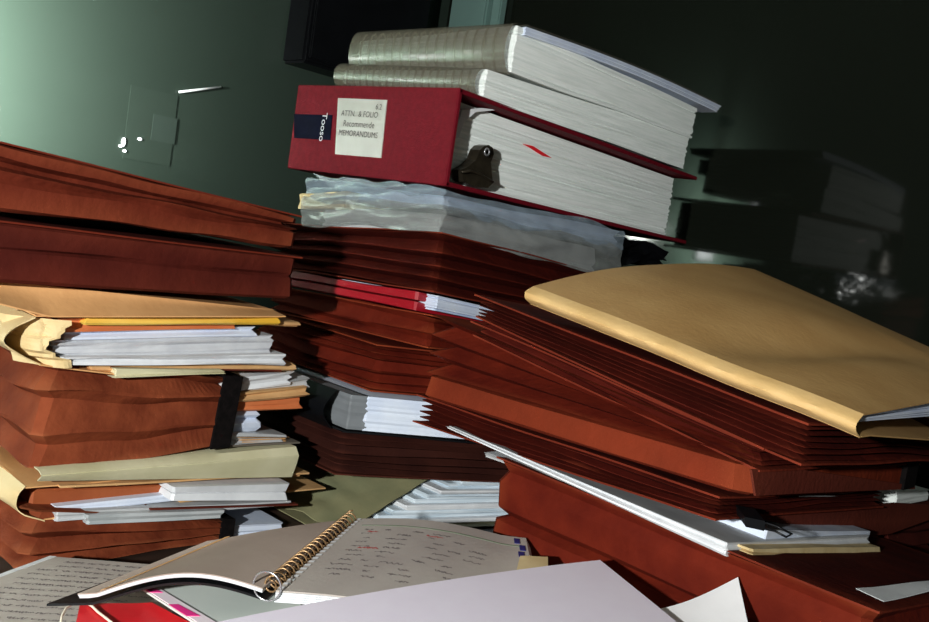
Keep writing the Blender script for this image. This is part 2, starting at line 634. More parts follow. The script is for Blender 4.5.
# unseen lamp added out of frame to brighten the left wall
wl0 = Vector((0.09, YW, 0.36))
wlm = thing('added_wall_lamp', (wl0.x, YW, wl0.z), 'unseen lamp added to brighten the green wall from the left', 'lamp')
box('wall_plate', (wl0.x - 0.04, YW - 0.012, wl0.z - 0.06), (wl0.x + 0.04, YW, wl0.z + 0.06), STEEL, wlm, 0.003)
tube('arm', [Vector((wl0.x, YW - 0.01, wl0.z)), Vector((wl0.x, YW - 0.12, wl0.z + 0.02)), Vector((wl0.x, YW - 0.12, wl0.z + 0.12)), Vector((wl0.x, YW - 0.27, wl0.z + 0.12)), Vector((wl0.x, YW - 0.29, wl0.z))], 0.006, STEEL, wlm, 8)
vs_, fs_ = [], []
for k in range(20):
    an = 2 * math.pi * k / 20
    vs_ += [(wl0.x + math.cos(an) * 0.02, YW - 0.30, wl0.z + math.sin(an) * 0.02), (wl0.x + math.cos(an) * 0.07, YW - 0.195, wl0.z + math.sin(an) * 0.07)]
for k in range(20):
    j = (k + 1) % 20
    fs_.append((2 * k, 2 * j, 2 * j + 1, 2 * k + 1))
fs_.append(tuple(2 * k for k in range(20)))
mesh_obj('shade', vs_, fs_, BLACKP, wlm, True)
lamp('added_lamp_bulb', 'SPOT', (wl0.x, YW - 0.198, wl0.z), 230.0, (0.93, 1.0, 0.93), 0.02, (wl0.x, YW, wl0.z), 165)

# wall reflections modelled as a thin patch, glowing glint dots and a white streak
em = bpy.data.materials.new('glint_glow')
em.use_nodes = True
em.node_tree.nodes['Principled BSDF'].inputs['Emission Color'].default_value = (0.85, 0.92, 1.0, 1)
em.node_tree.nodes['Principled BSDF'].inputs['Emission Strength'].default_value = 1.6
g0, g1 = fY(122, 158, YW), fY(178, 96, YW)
cp = thing('wall_reflection', ((g0.x + g1.x) / 2, YW, g0.z), 'faint reflection with tiny glints on the green wall, modelled as a patch', 'panel')
pm = mat('dim_reflection_green', (53, 64, 57), (55, 66, 59), 0.14, 4)
box('reflection_patch', (g0.x, YW - 0.0012, g0.z), (g1.x, YW, g1.z), pm, cp, 0.0004)
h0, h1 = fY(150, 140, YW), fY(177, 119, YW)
box('reflection_inset', (h0.x, YW - 0.002, h0.z), (h1.x, YW - 0.001, h1.z), mat('dim_reflection_grey', (58, 69, 63), (60, 71, 65), 0.2, 4), cp, 0.0003)
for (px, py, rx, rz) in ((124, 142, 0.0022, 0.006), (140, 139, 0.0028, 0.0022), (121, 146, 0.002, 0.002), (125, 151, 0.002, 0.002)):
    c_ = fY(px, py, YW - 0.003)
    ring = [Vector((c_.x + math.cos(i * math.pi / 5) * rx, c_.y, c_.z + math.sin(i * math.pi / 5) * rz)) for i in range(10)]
    mesh_obj('glint_dot', ring + [q + Vector((0, 0.003, 0)) for q in ring], [tuple(range(10)), tuple(range(19, 9, -1))] + [(i, (i + 1) % 10, 10 + (i + 1) % 10, 10 + i) for i in range(10)], em, cp)
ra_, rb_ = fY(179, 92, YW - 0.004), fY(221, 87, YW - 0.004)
rl = thing('reflection_streak', ((ra_.x + rb_.x) / 2, YW, ra_.z), 'short reflected streak on the green wall, modelled in white', 'reflection')
streakm = mat('streak_white', (244, 248, 250), (246, 250, 252), 0.25, 10)  # white colour stands in for a reflected streak of light
tube('streak_bar', [ra_, ra_.lerp(rb_, 0.5), rb_], 0.0016, streakm, rl, 10)
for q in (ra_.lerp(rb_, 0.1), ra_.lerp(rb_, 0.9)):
    tube('streak_stub', [q, Vector((q.x, YW, q.z))], 0.0012, streakm, rl, 6)

# desk
desk = thing('desk', (0.4, 0.3, ZF), 'dark wooden desk carrying all the paper piles', 'desk')
box('desk_top', (-0.35, -0.75, -0.035), (1.02, 1.12, 0), DESKM, desk, 0.003)
for (x, y) in ((-0.3, -0.7), (0.94, -0.7), (-0.3, 1.04), (0.94, 1.04)):
    box('leg', (x, y, ZF), (x + 0.05, y + 0.05, -0.035), DESKM, desk)
# ------------------------------------------------------------------ generic things


def rope_pocket(label, s, n, depth=0.007, m=ROPE, seed=0, cover=True, wav=0.003, jit=0.0015, over=0.002, group=None,
                var=0.25, name='accordion_folder', back=0.0):
    t = thing(name, s.base(), label, 'folder', group)
    rings('gusset', s, pleats(n, depth, random.Random(seed), var=var), m, t, n=26, jit=jit, wav=wav, seed=seed, cr=0.0035)
    if cover:
        sheet('front_cover', loose(s, over, 1, 0.0012, wav * 0.6, 9, seed), m, t, th=0.0012)
        sheet('back_cover', loose(s, over, 0, 0.0, wav * 0.6, 9, seed + 1), m, t, th=0.0012)
    return t


def page_block(name, s, m=PAGES, nl=22, amp=0.0006, seed=0, parent=None, n=10, wav=0.0, rj=0.0, cr=0.001, jit=0.0006):
    return rings(name, s, sheaf(nl, amp, random.Random(seed)), m, parent, n=n, seed=seed, wav=wav, ringjit=rj, cr=cr, jit=jit)


def coil(name, a, b, r, loops, m, parent, wire=0.0008, seg=12, squash=1.0):
    a, b = Vector(a), Vector(b)
    ax = (b - a).normalized()
    e = (Up - ax * Up.dot(ax)).normalized()
    f = ax.cross(e)
    pts = []
    N = loops * seg
    for i in range(N + 1):
        an = 2 * math.pi * i / seg
        pts.append(a.lerp(b, i / N) + e * (math.cos(an) * r) + f * (math.sin(an) * r * squash))
    return tube(name, pts, wire, m, parent, 5)


# ------------------------------------------------------------------ middle pile (the binder's pile)
pN = P(453, 137, 0.75)
NX, NY = pN.x, pN.y

# red lever arch binder
bs = slab(453, 88, 186, X0=NX, Y0=NY, xe=(692, 177, 244), ye=(293, 85, 168))
binder = thing('ring_binder', bs.base(), 'dark red cloth ring binder crammed with white pages, label on its spine', 'binder')
T = 0.004
bt = bs.zt[0] - bs.zb[0]
f3 = T / bt
rings('back_board', bs.sub(0, 0, 0, 0, 0, f3), [(0, 0.0005), (0.2, 0), (0.8, 0), (1, 0.0005)], REDC, binder, cr=0.001)
rings('front_board', bs.sub(0, 0, 0, 0, 1 - f3, 1), [(0, 0.0005), (0.2, 0), (0.8, 0), (1, 0.0005)], REDC, binder, cr=0.001)
sp = bs.sub(-0.0005, bs.LX - 0.004, 0, 0, 0.0, 1.0)
spine = rings('spine', sp, [(0, 0.0004), (0.01, 0), (0.99, 0), (1, 0.0004)], REDC, binder, cr=0.001)
page_block('page_block', bs.sub(0.006, 0.012, 0.022, 0.01, f3 * 1.1, 1 - f3 * 1.6), PAGES, 40, 0.0004, 5, binder, jit=0.0012, rj=0.0005)
# red flag between the pages
pf = [fY(x, y, NY + 0.0205) for x, y in ((524, 144), (533, 146), (552, 158), (543, 156))]
mesh_obj('index_flag', pf + [p + Vector((0, 0.012, 0)) for p in pf],
         [(0, 1, 2, 3), (7, 6, 5, 4), (0, 4, 5, 1), (1, 5, 6, 2), (2, 6, 7, 3), (3, 7, 4, 0)], REDB, binder)
# inner flap of curved paper near the spine
fl = [fY(x, y, NY + 0.016) for x, y in ((453, 140), (459, 137), (464, 122), (476, 112), (498, 110), (482, 108), (462, 110))]
mesh_obj('paper_flap', fl + [p + Vector((0, 0.004, 0)) for p in fl],
         [tuple(range(7)), tuple(range(13, 6, -1))] + [(i, (i + 1) % 7, 7 + (i + 1) % 7, 7 + i) for i in range(7)], WHITE, binder)
# spine label under its plastic, with three lines of print
lx = NX - 0.0012
lb = [fX(x, y, lx) for x, y in ((338, 98), (387, 100), (381, 158), (335, 154))]
lab = mesh_obj('spine_label', lb + [p + Vector((0.0009, 0, 0)) for p in lb],
               [(0, 1, 2, 3), (7, 6, 5, 4), (0, 4, 5, 1), (1, 5, 6, 2), (2, 6, 7, 3), (3, 7, 4, 0)],
               mat('label_card', (152, 145, 139), (164, 157, 151), 0.3, 30, 0.1, 60, 0.5), spine)
ex = (lb[1] - lb[0]).normalized()
ey = (lb[0] - lb[3])
ey = (ey - ex * ey.dot(ex)).normalized()
wl = (lb[1] - lb[0]).length
for body, k, sz in (('ATTN.  & FOLIO', 0.27, 0.105), ('Recommende', 0.45, 0.115), ('MEMORANDUMS', 0.62, 0.105)):
    c = (lb[0].lerp(lb[3], k)).lerp(lb[1].lerp(lb[2], k), 0.48) - Vector((0.0004, 0, 0))
    text_mesh('label_print', body, wl * sz, c, ex, ey, mat('grey_print', (70, 68, 66), (84, 80, 78), 0.7), lab)
c = (lb[0].lerp(lb[3], 0.13)).lerp(lb[1].lerp(lb[2], 0.13), 0.86) - Vector((0.0004, 0, 0))
text_mesh('label_print', '6.2', wl * 0.1, c, ex, ey, MATS['grey_print'], lab)
tb = [fX(x, y, lx) for x, y in ((294, 114), (332, 115), (330, 140), (294, 138))]
tg = mesh_obj('navy_tag', tb + [p + Vector((0.0009, 0, 0)) for p in tb],
              [(0, 1, 2, 3), (7, 6, 5, 4), (0, 4, 5, 1), (1, 5, 6, 2), (2, 6, 7, 3), (3, 7, 4, 0)], NAVY, spine)
c = tb[0].lerp(tb[1], 0.8).lerp(tb[3].lerp(tb[2], 0.8), 0.5) - Vector((0.0004, 0, 0))
text_mesh('tag_print', 'Tooso', 0.0105, c, -ey, ex, WHITE, tg)

# black bulldog clip in the mouth of the binder
cl = [fY(x, y, NY + 0.008) for x, y in ((461, 170), (468, 167), (476, 160), (480, 150), (484, 146), (489, 145), (493, 148), (494, 154),
                                        (491, 162), (492, 174), (493, 183), (488, 188), (476, 187), (464, 182))]
clip = thing('bulldog_clip', sum(cl, Vector()) / len(cl), 'dark bronze bulldog clip gripping pages inside the red binder', 'clip')
k = len(cl)
mesh_obj('jaw', cl + [p + Vector((0, 0.012, 0)) for p in cl],
         [tuple(range(k)), tuple(range(2 * k - 1, k - 1, -1))] + [(i, (i + 1) % k, k + (i + 1) % k, k + i) for i in range(k)], BRONZE, clip)
cc = fY(487, 152, NY + 0.004)
tube('rivet', [cc + Vector((math.cos(a) * 0.003, 0, math.sin(a) * 0.003)) for a in [i * math.pi / 5 for i in range(10)]], 0.0009, STEEL, clip, 5, True)
tube('jaw_ridge', [fY(x, y, NY + 0.0045) for x, y in ((462, 172), (470, 171), (480, 174), (488, 179), (493, 182))], 0.0012, BRONZE, clip, 6)


def bound_book(label, s, loops, rj, seed, sheaf_pages=True):
    t = thing('spiral_bound_book', s.base(), label, 'book')
    blk = s.sub(0.004, 0, 0, 0, 0.03, 0.97)
    page_block('page_block', blk, PAGES, 18, 0.0004, seed, t, rj=rj, jit=0.001, wav=0.002)
    h = s.zt[0] - s.zb[0]
    # clear cover bent round the bound edge
    def fn(u, v):
        an = math.pi * (u - 0.5)
        p = s.pt(0, lerp(0.0, 1.0, v), 0.5)
        hh = (s.zt[0] - s.zb[0]) * 0.5
        return p + Vector((0.004 - math.cos(an) * 0.012, 0, math.sin(an) * hh * 1.04))
    sheet('clear_spine_cover', fn, COVERC, t, 10, 8, 0.0004)
    a, b = s.pt(0, 0.05, 0.5), s.pt(0, 0.96, 0.5)
    coil('binding_coil', a + Vector((0.006, 0, 0)), b + Vector((0.006, 0, 0)), h * 0.46, loops, COILP, t, 0.0011, 12, 0.42)
    return t


s2 = slab(478, 68, 97, X0=NX + 0.024, Y0=NY, xe=(687, 134, 170), ye=(340, 68, 83))
bk2 = bound_book('thick spiral bound book lying directly on the red binder', s2, 18, 0.0005, 21)
s1 = slab(512, 23, 72, X0=NX + 0.05, Y0=NY - 0.004, xe=(695, 107, 140), ye=(355, 39, 66))
bk1 = bound_book('uppermost spiral bound book of the pile, its top pages curling outward', s1, 16, 0.0005, 22)
# loose leading pages of the top book
A_, B_ = fY(524, 27, s1.Y0), fY(719, 106, s1.Y0)


def curl(u, v):
    p = A_.lerp(B_, u)
    p.y = s1.Y0 - 0.003 + v * s1.LY * 0.98
    p.z += 0.004 * math.sin(math.pi * u) + lerp(0, s1.zt[3] - s1.zt[0], v)
    return p


for i in range(7):
    sheet('leaf', lambda u, v, i=i: curl(u, v) + Vector((-0.0012 * i * u, 0.0006 * (i % 3), -0.0013 * i + 0.002 * (1 - u) * (i / 7.0))),
          BLUEW, bk1, 16, 6, 0.0009)
sheet('clear_top_cover', lambda u, v: curl(u * 0.97, v) + Vector((0, 0, 0.0018)), COVERC, bk1, 16, 6, 0.0004)

# plastic sleeves and papers under the binder
sl = slab(449, 190, 232, X0=NX - 0.004, Y0=NY - 0.002, xe=(580, 219, 270), ye=(306, 178, 225), LX=0.27)
bag = thing('plastic_sleeve', sl.base(), 'wrinkled clear plastic sleeve of papers squeezed under the red binder', 'plastic sleeve')
page_block('paper_stack', sl.sub(0.008, 0.03, 0.006, 0.02, 0.02, 0.5), GREYP, 7, 0.0012, 31, bag, rj=0.001, wav=0.004)
page_block('paper_stack', sl.sub(0.012, 0.0, 0.004, 0.03, 0.56, 0.92), BLUEW, 5, 0.0015, 32, bag, rj=0.002, wav=0.003)


def drape(seed, z0, z1, out, amp):
    def fn(u, v):
        # u along the pile's two visible sides (left side then right side), v from top to bottom
        if u < 0.5:
            p = sl.pt(0, 1 - u * 2, lerp(z1, z0, v))
            n_ = Vector((-1, 0, 0))
        else:
            p = sl.pt((u - 0.5) * 2, 0, lerp(z1, z0, v))
            n_ = Vector((0, -1, 0))
        r_ = p.x - p.y
        b = noise.noise(Vector((r_ * 9 + seed, v * 2.6 + r_ * 14, seed * 1.7)))
        b2 = noise.noise(Vector((r_ * 30 + seed, v * 5.0 - r_ * 40, seed * 0.7)))
        p += n_ * (out * math.sin(math.pi * min(1, v * 0.9 + 0.1)) + b * amp + b2 * amp * 0.3)
        p.z += noise.noise(Vector((r_ * 14, seed, 0))) * 0.006
        return p
    return fn


sheet('sleeve_film', drape(3, 0.03, 0.66, 0.006, 0.006), SLEEVE, bag, 90, 12, 0.0004)
sheet('sleeve_film', drape(8, 0.5, 0.99, 0.004, 0.006), SLEEVE_W, bag, 90, 12, 0.0004)
# pale crease of film poking out at the left
ff = quad_fn(fX(313, 175, NX), fX(410, 183, NX), fX(450, 191, NX), fX(345, 192, NX), 0.006, 40, 4)
sheet('sleeve_flap', ff, SLEEVE_W, bag, 14, 6, 0.0005)
# cream card
cd = slab(346, 191, 207, X0=NX - 0.006, ye=(297, 193, 207), LX=0.06)
tag(rings('folded_card', cd, [(0, 0.001), (0.1, 0), (0.5, 0.0015), (0.9, 0), (1, 0.001)], CREAM, jit=0.002, wav=0.003, seed=9), 'small cream folded card end under the binder spine', 'card')
# black torn plastic at the far end
bp = slab(612, 236, 262, Y0=NY + 0.01, xe=(668, 252, 268), LY=0.12)
tag(rings('black_wrapper', bp, [(0, 0), (0.3, 0.006), (0.5, 0), (0.75, 0.004), (1, 0.002)], BLACKP, jit=0.01, wav=0.008, wsc=40, seed=4, n=20), 'crumpled black wrapper at the far end under the binder', 'wrapper')

# brown pocket with four wide pleats
m2 = slab(449, 234, 291, X0=NX + 0.002, Y0=NY - 0.002, xe=(578, 270, 322), ye=(303, 226, 270), LX=0.34, LY=0.26)
rope_pocket('brown accordion folder right under the plastic sleeves, four pleats at its corner', m2, 4, 0.016, ROPE_D, 41)

# red folder with a white book
m3 = slab(424, 293, 312, X0=NX + 0.004, xe=(474, 298, 319), ye=(300, 268, 299), LX=0.30, LY=0.25)
m3.zt = [m3.zt[0], m3.zt[0] - 0.031, m3.zt[0] - 0.041, m3.zt[0] - 0.008]
m3.zb = [m3.zb[0], m3.zb[0] - 0.031, m3.zb[0] - 0.041, m3.zb[0] - 0.008]
rf = thing('red_folder', m3.base(), 'bright red card folder between brown folders, white papers poking out', 'folder')
prR = [(0, 0.004), (0.06, 0), (0.44, 0), (0.5, 0.008), (0.56, 0), (0.94, 0), (1, 0.004)]
rings('folder_cover', m3.sub(0, 0.02, 0.010, 0), prR, REDF, rf, jit=0.0015, wav=0.002, seed=7)
page_block('paper_stack', m3.sub(0.011, 0.03, -0.004, 0.03, 0.2, 1.0), BLUEW, 12, 0.0008, 8, rf, rj=0.001)

# two more brown pockets (placed from the lowest layer up)
M7TOP = 0.0465
m6 = level_slab(336, 432, 473, 500, 481, M7TOP + 0.002, 0.27, 0.22)
m5 = level_slab(344, 393, 431, 465, 441, m6.zt[0] + 0.002, 0.25, 0.2)
m4b = level_slab(372, 346, 389, 425, 401, m5.zt[0] + 0.002, 0.25, 0.2)
m4b.sk = m5.sk
m4 = slab(430, 322, 346, X0=NX + 0.006, xe=(520, 338, 362), ye=(305, 302, 322), LX=0.25, LY=0.24)
m4.zt = [z - 0.002 for z in m3.zb]
m4.zb = [max(z - 0.026, m4b.zt[0] - 0.004) for z in m4.zt]
rope_pocket('thin brown accordion folder with a torn corner below the red folder', m4, 2, 0.006, ROPE, 43, jit=0.004)
rope_pocket('brown accordion folder with frayed fine pleats on the dark spiral book', m4b, 6, 0.007, ROPE, 44, jit=0.004, var=0.7)

# dark spiral book below
b5 = thing('spiral_bound_book', m5.base(), 'spiral bound book with dark cover squeezed low in the middle pile', 'book')
page_block('page_block', m5.sub(0.014, 0.0, 0, 0, 0.05, 0.95), BLUEW, 14, 0.0008, 51, b5)
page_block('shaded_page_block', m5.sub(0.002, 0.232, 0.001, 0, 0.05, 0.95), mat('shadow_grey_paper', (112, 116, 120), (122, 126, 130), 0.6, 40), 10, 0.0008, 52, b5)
coil('binding_coil', m5.pt(0.0, 0.12, 0.5), m5.pt(0.0, 0.97, 0.5), 0.012, 16, BLACKP, b5, 0.001)
sheet('dark_spine_cover', lambda u, v: m5.pt(0, u, v) + Vector((-0.004 - 0.012 * math.sin(math.pi * v), 0.012, 0)), BLACKP, b5, 10, 8, 0.0012)
sheet('dark_cover', loose(m5, 0.002, 0, 0, 0.001), BLACKP, b5, 8, 8, 0.0012)
# dark pocket
rope_pocket('umber accordion folder with tight pleats under the dark spiral book', m6, 6, 0.006, ROPE_K, 46)

# olive envelope full of papers on the desk
m7 = slab(352, 479, 529, dep=0.79, LX=0.30, LY=0.24)
m7 = Slab(m7.X0, m7.Y0, 0.24, 0.24, [0.002] * 4, [m7.zt[0], m7.zt[0] - 0.004, m7.zt[0], m7.zt[0]], -0.07)
ev = thing('open_envelope', m7.base(), 'crumpled olive envelope full of white papers at the foot of the middle pile', 'envelope')
for i in range(9):
    t0, t1 = i / 9.0, (i + 0.94) / 9.0
    page_block('paper_stack', m7.sub(0.008 + 0.10 * t1, 0.004 * (i % 3), 0.003 * ((i * 5) % 3), 0.01, t0 * 0.97, t1 * 0.97), PAGES_B if i % 3 else WHITE, 3, 0.0012, 61 + i, ev, rj=0.001)
sheet('envelope_top', loose(m7, 0.006, 1, 0.001, 0.002, 9, 2, x0=0.105), TAN, ev, 16, 10, 0.0008)
sheet('envelope_base', loose(m7, 0.01, 0, 0.0, 0.0, x0=-0.03), OLIVE, ev, 6, 6, 0.0008)


def crumple(e0, e1, e2, e3, amp, seed, sc=30):
    f = quad_fn(e0, e1, e2, e3)
    nrm = (e1 - e0).cross(e3 - e0).normalized()

    def fn(u, v):
        p = f(u, v)
        a = abs(nz(p.x, p.y, p.z, seed, sc)) * 2 - 0.4
        return p + nrm * (a * amp * math.sin(math.pi * min(max(v, 0.05), 0.95)))
    return fn


c0, c1 = fY(343, 532, m7.Y0 - 0.006), fY(432, 476, m7.Y0 - 0.004)
c2 = Vector((m7.X0 + 0.0, m7.Y0 + 0.22, m7.zt[0] + 0.022))
c3 = Vector((m7.X0 - 0.05, m7.Y0 + 0.20, 0.004))
sheet('envelope_side', crumple(c0, c1, c2, c3, 0.008, 3), OLIVE, ev, 18, 18, 0.0008)
# ------------------------------------------------------------------ right pile
pR = P(748, 480, 0.52)
RX = pR.x

# big brown pocket lying on the desk
r5 = slab(868, 612, 700, X0=RX, ye=(488, 459, 612), xe=(929, 603, 690), LX=0.36)
r5.zb = [0.0015] * 4
r5.zt[1] = r5.zt[0] - 0.054
r5.zt[2] = r5.zt[3] - 0.054
f5 = thing('accordion_folder', r5.base(), 'large rust brown accordion folder at the bottom of the right pile', 'folder')
rings('gusset', r5, [(0, 0), (0.2, 0.006), (0.4, 0), (0.62, 0.001), (0.66, 0.008), (0.7, 0.001), (0.86, 0.0), (0.94, 0.004), (1, 0)], ROPE, f5, n=30, jit=0.0015, wav=0.002, seed=71, cr=0.004)
sheet('front_cover', loose(r5, 0.002, 1, 0.001, 0.001, 9, 71), ROPE_D, f5, th=0.0012)
# paper label stuck on its top
pl = [fZ(x, y, r5.zt[0] + 0.005) for x, y in ((856, 588), (884, 601), (948, 588), (940, 580))]
sheet('paper_label', quad_fn(*pl, amp=0.001, sc=20), GREYP, f5, 8, 6, 0.0004)

# white papers and a cream folder on it
r4b = slab(752, 549, 557, X0=RX + 0.012, xe=(884, 548, 560), LX=0.24, LY=0.19)
tag(rings('paper_folder', r4b, [(0, 0.001), (0.3, 0), (0.45, 0.003), (0.6, 0), (1, 0.001)], CREAM, wav=0.001, seed=3), 'pale cream folder below the white papers in the right pile', 'folder')
r4 = slab(727, 543, 557, X0=RX - 0.004, ye=(492, 444, 449), xe=(884, 535, 549), LX=0.25, LY=0.235)
wp = thing('paper_stack', r4.base(), 'thin stack of white papers sticking out of the right pile', 'papers')
page_block('sheets', r4.sub(0, 0, 0, 0, 0, 0.9), WHITE, 5, 0.001, 72, wp, n=20, rj=0.0008)
sheet('top_sheet', loose(r4.sub(0.001, 0.002, 0.001, 0.002), 0, 1, 0, 0.001, 6, 1), GREYP, wp, 12, 10, 0.0006)
# second small sheaf at the far left end
tag(page_block('paper_sheaf', slab(575, 486, 489, X0=RX + 0.003, ye=(483, 451, 456), LX=0.16), GREYP, 5, 0.001, 5, n=12, wav=0.001),
    'few greyish sheets tucked under the white papers, right pile', 'papers')
tag(page_block('folded_sheet', slab(766, 529, 546, Y0=r4.Y0 + 0.003, xe=(884, 533, 545), LX=0.2, LY=0.1), BLUEW, 3, 0.0008, 74, n=16, wav=0.0015), 'bluish white folded sheet beside the small black clip', 'paper')
# black clip on the papers
ck = [P(x, y, 0.535) for x, y in ((745, 517), (765, 521), (764, 531), (746, 527))]
bc = thing('binder_clip', sum(ck, Vector()) / 4, 'small black binder clip biting the white papers', 'clip')
off = FW * 0.02
mesh_obj('clip_body', ck + [p + off + Up * 0.003 for p in ck], [(0, 1, 2, 3), (7, 6, 5, 4), (0, 4, 5, 1), (1, 5, 6, 2), (2, 6, 7, 3), (3, 7, 4, 0)], BLACKP, bc)
tube('wire_handle', [ck[2].lerp(ck[1], 0.2), P(775, 531, 0.53), P(786, 537, 0.525), P(792, 534, 0.53), P(776, 526, 0.535), ck[1].lerp(ck[2], 0.2)], 0.0007, BLACKP, bc, 5, True)

# lower tight pocket
r3 = slab(716, 497, 518, X0=RX, ye=(418, 396, 421), xe=(897, 490, 505), LX=0.30)
fc = rope_pocket('dark brown accordion folder with tight pleats above the white papers', r3, 5, 0.008, ROPE_D, 73)
fl3 = [fY(x, y, r3.Y0 + 0.004) for x, y in ((730, 514), (770, 512), (830, 508), (895, 503), (929, 505), (929, 520), (890, 534), (860, 537), (825, 535), (790, 525))]
k = len(fl3)
mesh_obj('hanging_flap', fl3 + [p + Vector((0.001, 0.0015, 0)) for p in fl3], [tuple(range(k)), tuple(range(2 * k - 1, k - 1, -1))] +
         [(i, (i + 1) % k, k + (i + 1) % k, k + i) for i in range(k)], ROPE_M, fc)
pp = slab(800, 494, 499, Y0=r3.Y0 + 0.003, xe=(895, 489, 492), LX=0.2, LY=0.1)
tag(page_block('sheet_sheaf', pp, WHITE, 3, 0.0006, 9, wav=0.001), 'pale sheet edge above the tight dark pleats, right pile', 'papers')
pq = slab(897, 492, 507, Y0=r3.Y0 + 0.01, xe=(940, 489, 498), LX=0.1, LY=0.08)
tag(page_block('paper_sheaf', pq, PAGES, 6, 0.001, 10), 'white paper bundle poking out at the right frame edge', 'papers')

rk = slab(890, 508, 568, Y0=r3.Y0 + 0.014, xe=(929, 503, 566), LX=0.16, LY=0.16)
rope_pocket('dark maroon pleated folder at the right frame edge beside the white papers', rk, 5, 0.006, ROPE_M, 78)

# big wrap-around pocket with wide pleats
r2 = slab(748, 464, 498, X0=RX - 0.006, ye=(424, 314, 394), xe=(929, 461, 488), LX=0.30)
fb = thing('accordion_folder', r2.base(), 'rust brown accordion folder with wide pleats, middle of right pile', 'folder')
r2a = slab(752, 452, 465, X0=RX - 0.006, ye=(425, 313, 370), xe=(929, 452, 462), LX=0.30)
r2b = slab(748, 465, 498, X0=RX - 0.008, ye=(420, 371, 395), xe=(929, 462, 488), LX=0.30)
zig = [(0, 0.0), (0.22, 0.014), (0.33, 0.0), (0.55, 0.015), (0.67, 0.0), (0.9, 0.013), (1, 0.0)]
rings('gusset', r2a, zig, ROPE, fb, n=30, jit=0.0015, wav=0.001, seed=75, cr=0.006)
rings('lower_gusset', r2b, [(0, 0.004), (0.12, 0.0), (0.9, 0.002), (1, 0.009)], ROPE, fb, n=30, jit=0.0015, wav=0.001, seed=76, cr=0.008)
# maroon flap across its right side
fl2 = [fY(x, y, r2.Y0 - 0.004) for x, y in ((752, 470), (790, 468), (860, 478), (915, 486), (915, 489), (860, 491), (790, 494), (756, 496))]
k = len(fl2)
mesh_obj('flap', fl2 + [p + Vector((0, 0.0015, 0)) for p in fl2], [tuple(range(k)), tuple(range(2 * k - 1, k - 1, -1))] +
         [(i, (i + 1) % k, k + (i + 1) % k, k + i) for i in range(k)], ROPE_M, fb)
box('elastic_tab', (r2.X0 + 0.270, r2.Y0 - 0.006, r2.zb[1] + 0.004), (r2.X0 + 0.298, r2.Y0 - 0.002, r2.zt[1] + 0.004), BLACK, fb)

# upper tight pocket
r1b = slab(760, 448, 468, X0=RX - 0.002, ye=(478, 318, 336), xe=(929, 446, 462), LX=0.30)
rope_pocket('thin dark brown folder squeezed above the wide pleats', r1b, 3, 0.005, ROPE_D, 76, name='accordion_folder')
r1 = slab(803, 424, 461, X0=RX, ye=(476, 297, 321), xe=(929, 428, 460), LX=0.30)
rope_pocket('dark brown accordion folder with fine pleats under the manila envelope', r1, 6, 0.010, ROPE_D, 77)

# manila envelope on top
e0 = slab(862, 414, 434, X0=RX - 0.004, ye=(532, 286, 303), xe=(929, 405, 439), LX=0.33)
env = thing('manila_envelope', e0.base(), 'large manila envelope bulging with papers on top of the right pile', 'envelope')
zfl, zfr = e0.zt[3], e0.zt[0]
zbl, zbr = H_CAM + 0.010, H_CAM - 0.040


def env_z(u, v, t=1.0):
    ease = lerp(u, 1 - (1 - u) ** 2.2, min(1, v * 2.2))
    a = lerp(zfr, zfl, v)
    b = lerp(zbr - 0.012, zbl, v)
    z = lerp(a, b, ease) + 0.006 * math.sin(math.pi * u) * math.sin(math.pi * v)
    z -= 0.010 * math.exp(-((v - 0.40 + 0.15 * u) / 0.10) ** 2) * math.sin(math.pi * min(u * 1.2, 1))
    z += 0.0015 * nz(u * 3, v * 3, 0, 5, 1.0)
    return z


def env_top(u, v):
    # rounded fold along the front edge
    x = e0.X0 + e0.LX * u
    y = e0.Y0 + e0.LY * v
    return Vector((x, y, env_z(u, v)))


sheet('envelope_front', env_top, MANILA_R, env, 40, 40, 0.0008)


def env_bot(u, v):
    zb = bil(e0.zb, u, v)
    return Vector((e0.X0 + e0.LX * u, e0.Y0 + e0.LY * v, min(max(zb, 0.05), env_z(u, v) - 0.012)))


sheet('envelope_back', env_bot, MANILA_R, env, 20, 20, 0.0008)


def env_fold(u, v):
    a, b = env_top(0, u), env_bot(0, u)
    p = a.lerp(b, v)
    p.x -= 0.008 * math.sin(math.pi * v) + 0.0015 * abs(nz(p.x, p.y, v * 0.1, 6, 60)) * math.sin(math.pi * v)
    return p


sheet('folded_edge', env_fold, mat('manila_fold_lit', (204, 166, 108), (216, 180, 124), 0.5, 30, 0.3, 120, 0.35), env, 40, 8, 0.0006)  # brighter light on the front edge put into the fold's colour


def env_end(u, v):
    a, b = env_top(u, 1), env_bot(u, 1)
    p = a.lerp(b, v)
    p.y += 0.004 * math.sin(math.pi * v)
    return p


sheet('closed_end', env_end, MANILA_R, env, 20, 6, 0.0006)
for i in range(6):
    sheet('sheet_of_paper', lambda u, v, i=i: env_top(0.02 + 0.95 * u, 0.012 + 0.004 * (i % 3) + 0.3 * v).lerp(env_bot(0.02 + 0.95 * u, 0.012 + 0.3 * v), 0.10 + 0.07 * i),
          BLUEW, env, 40, 12, 0.0009)

# ------------------------------------------------------------------ left pile
pL = P(36, 415, 0.60)
YL = pL.y
LXC = pL.x

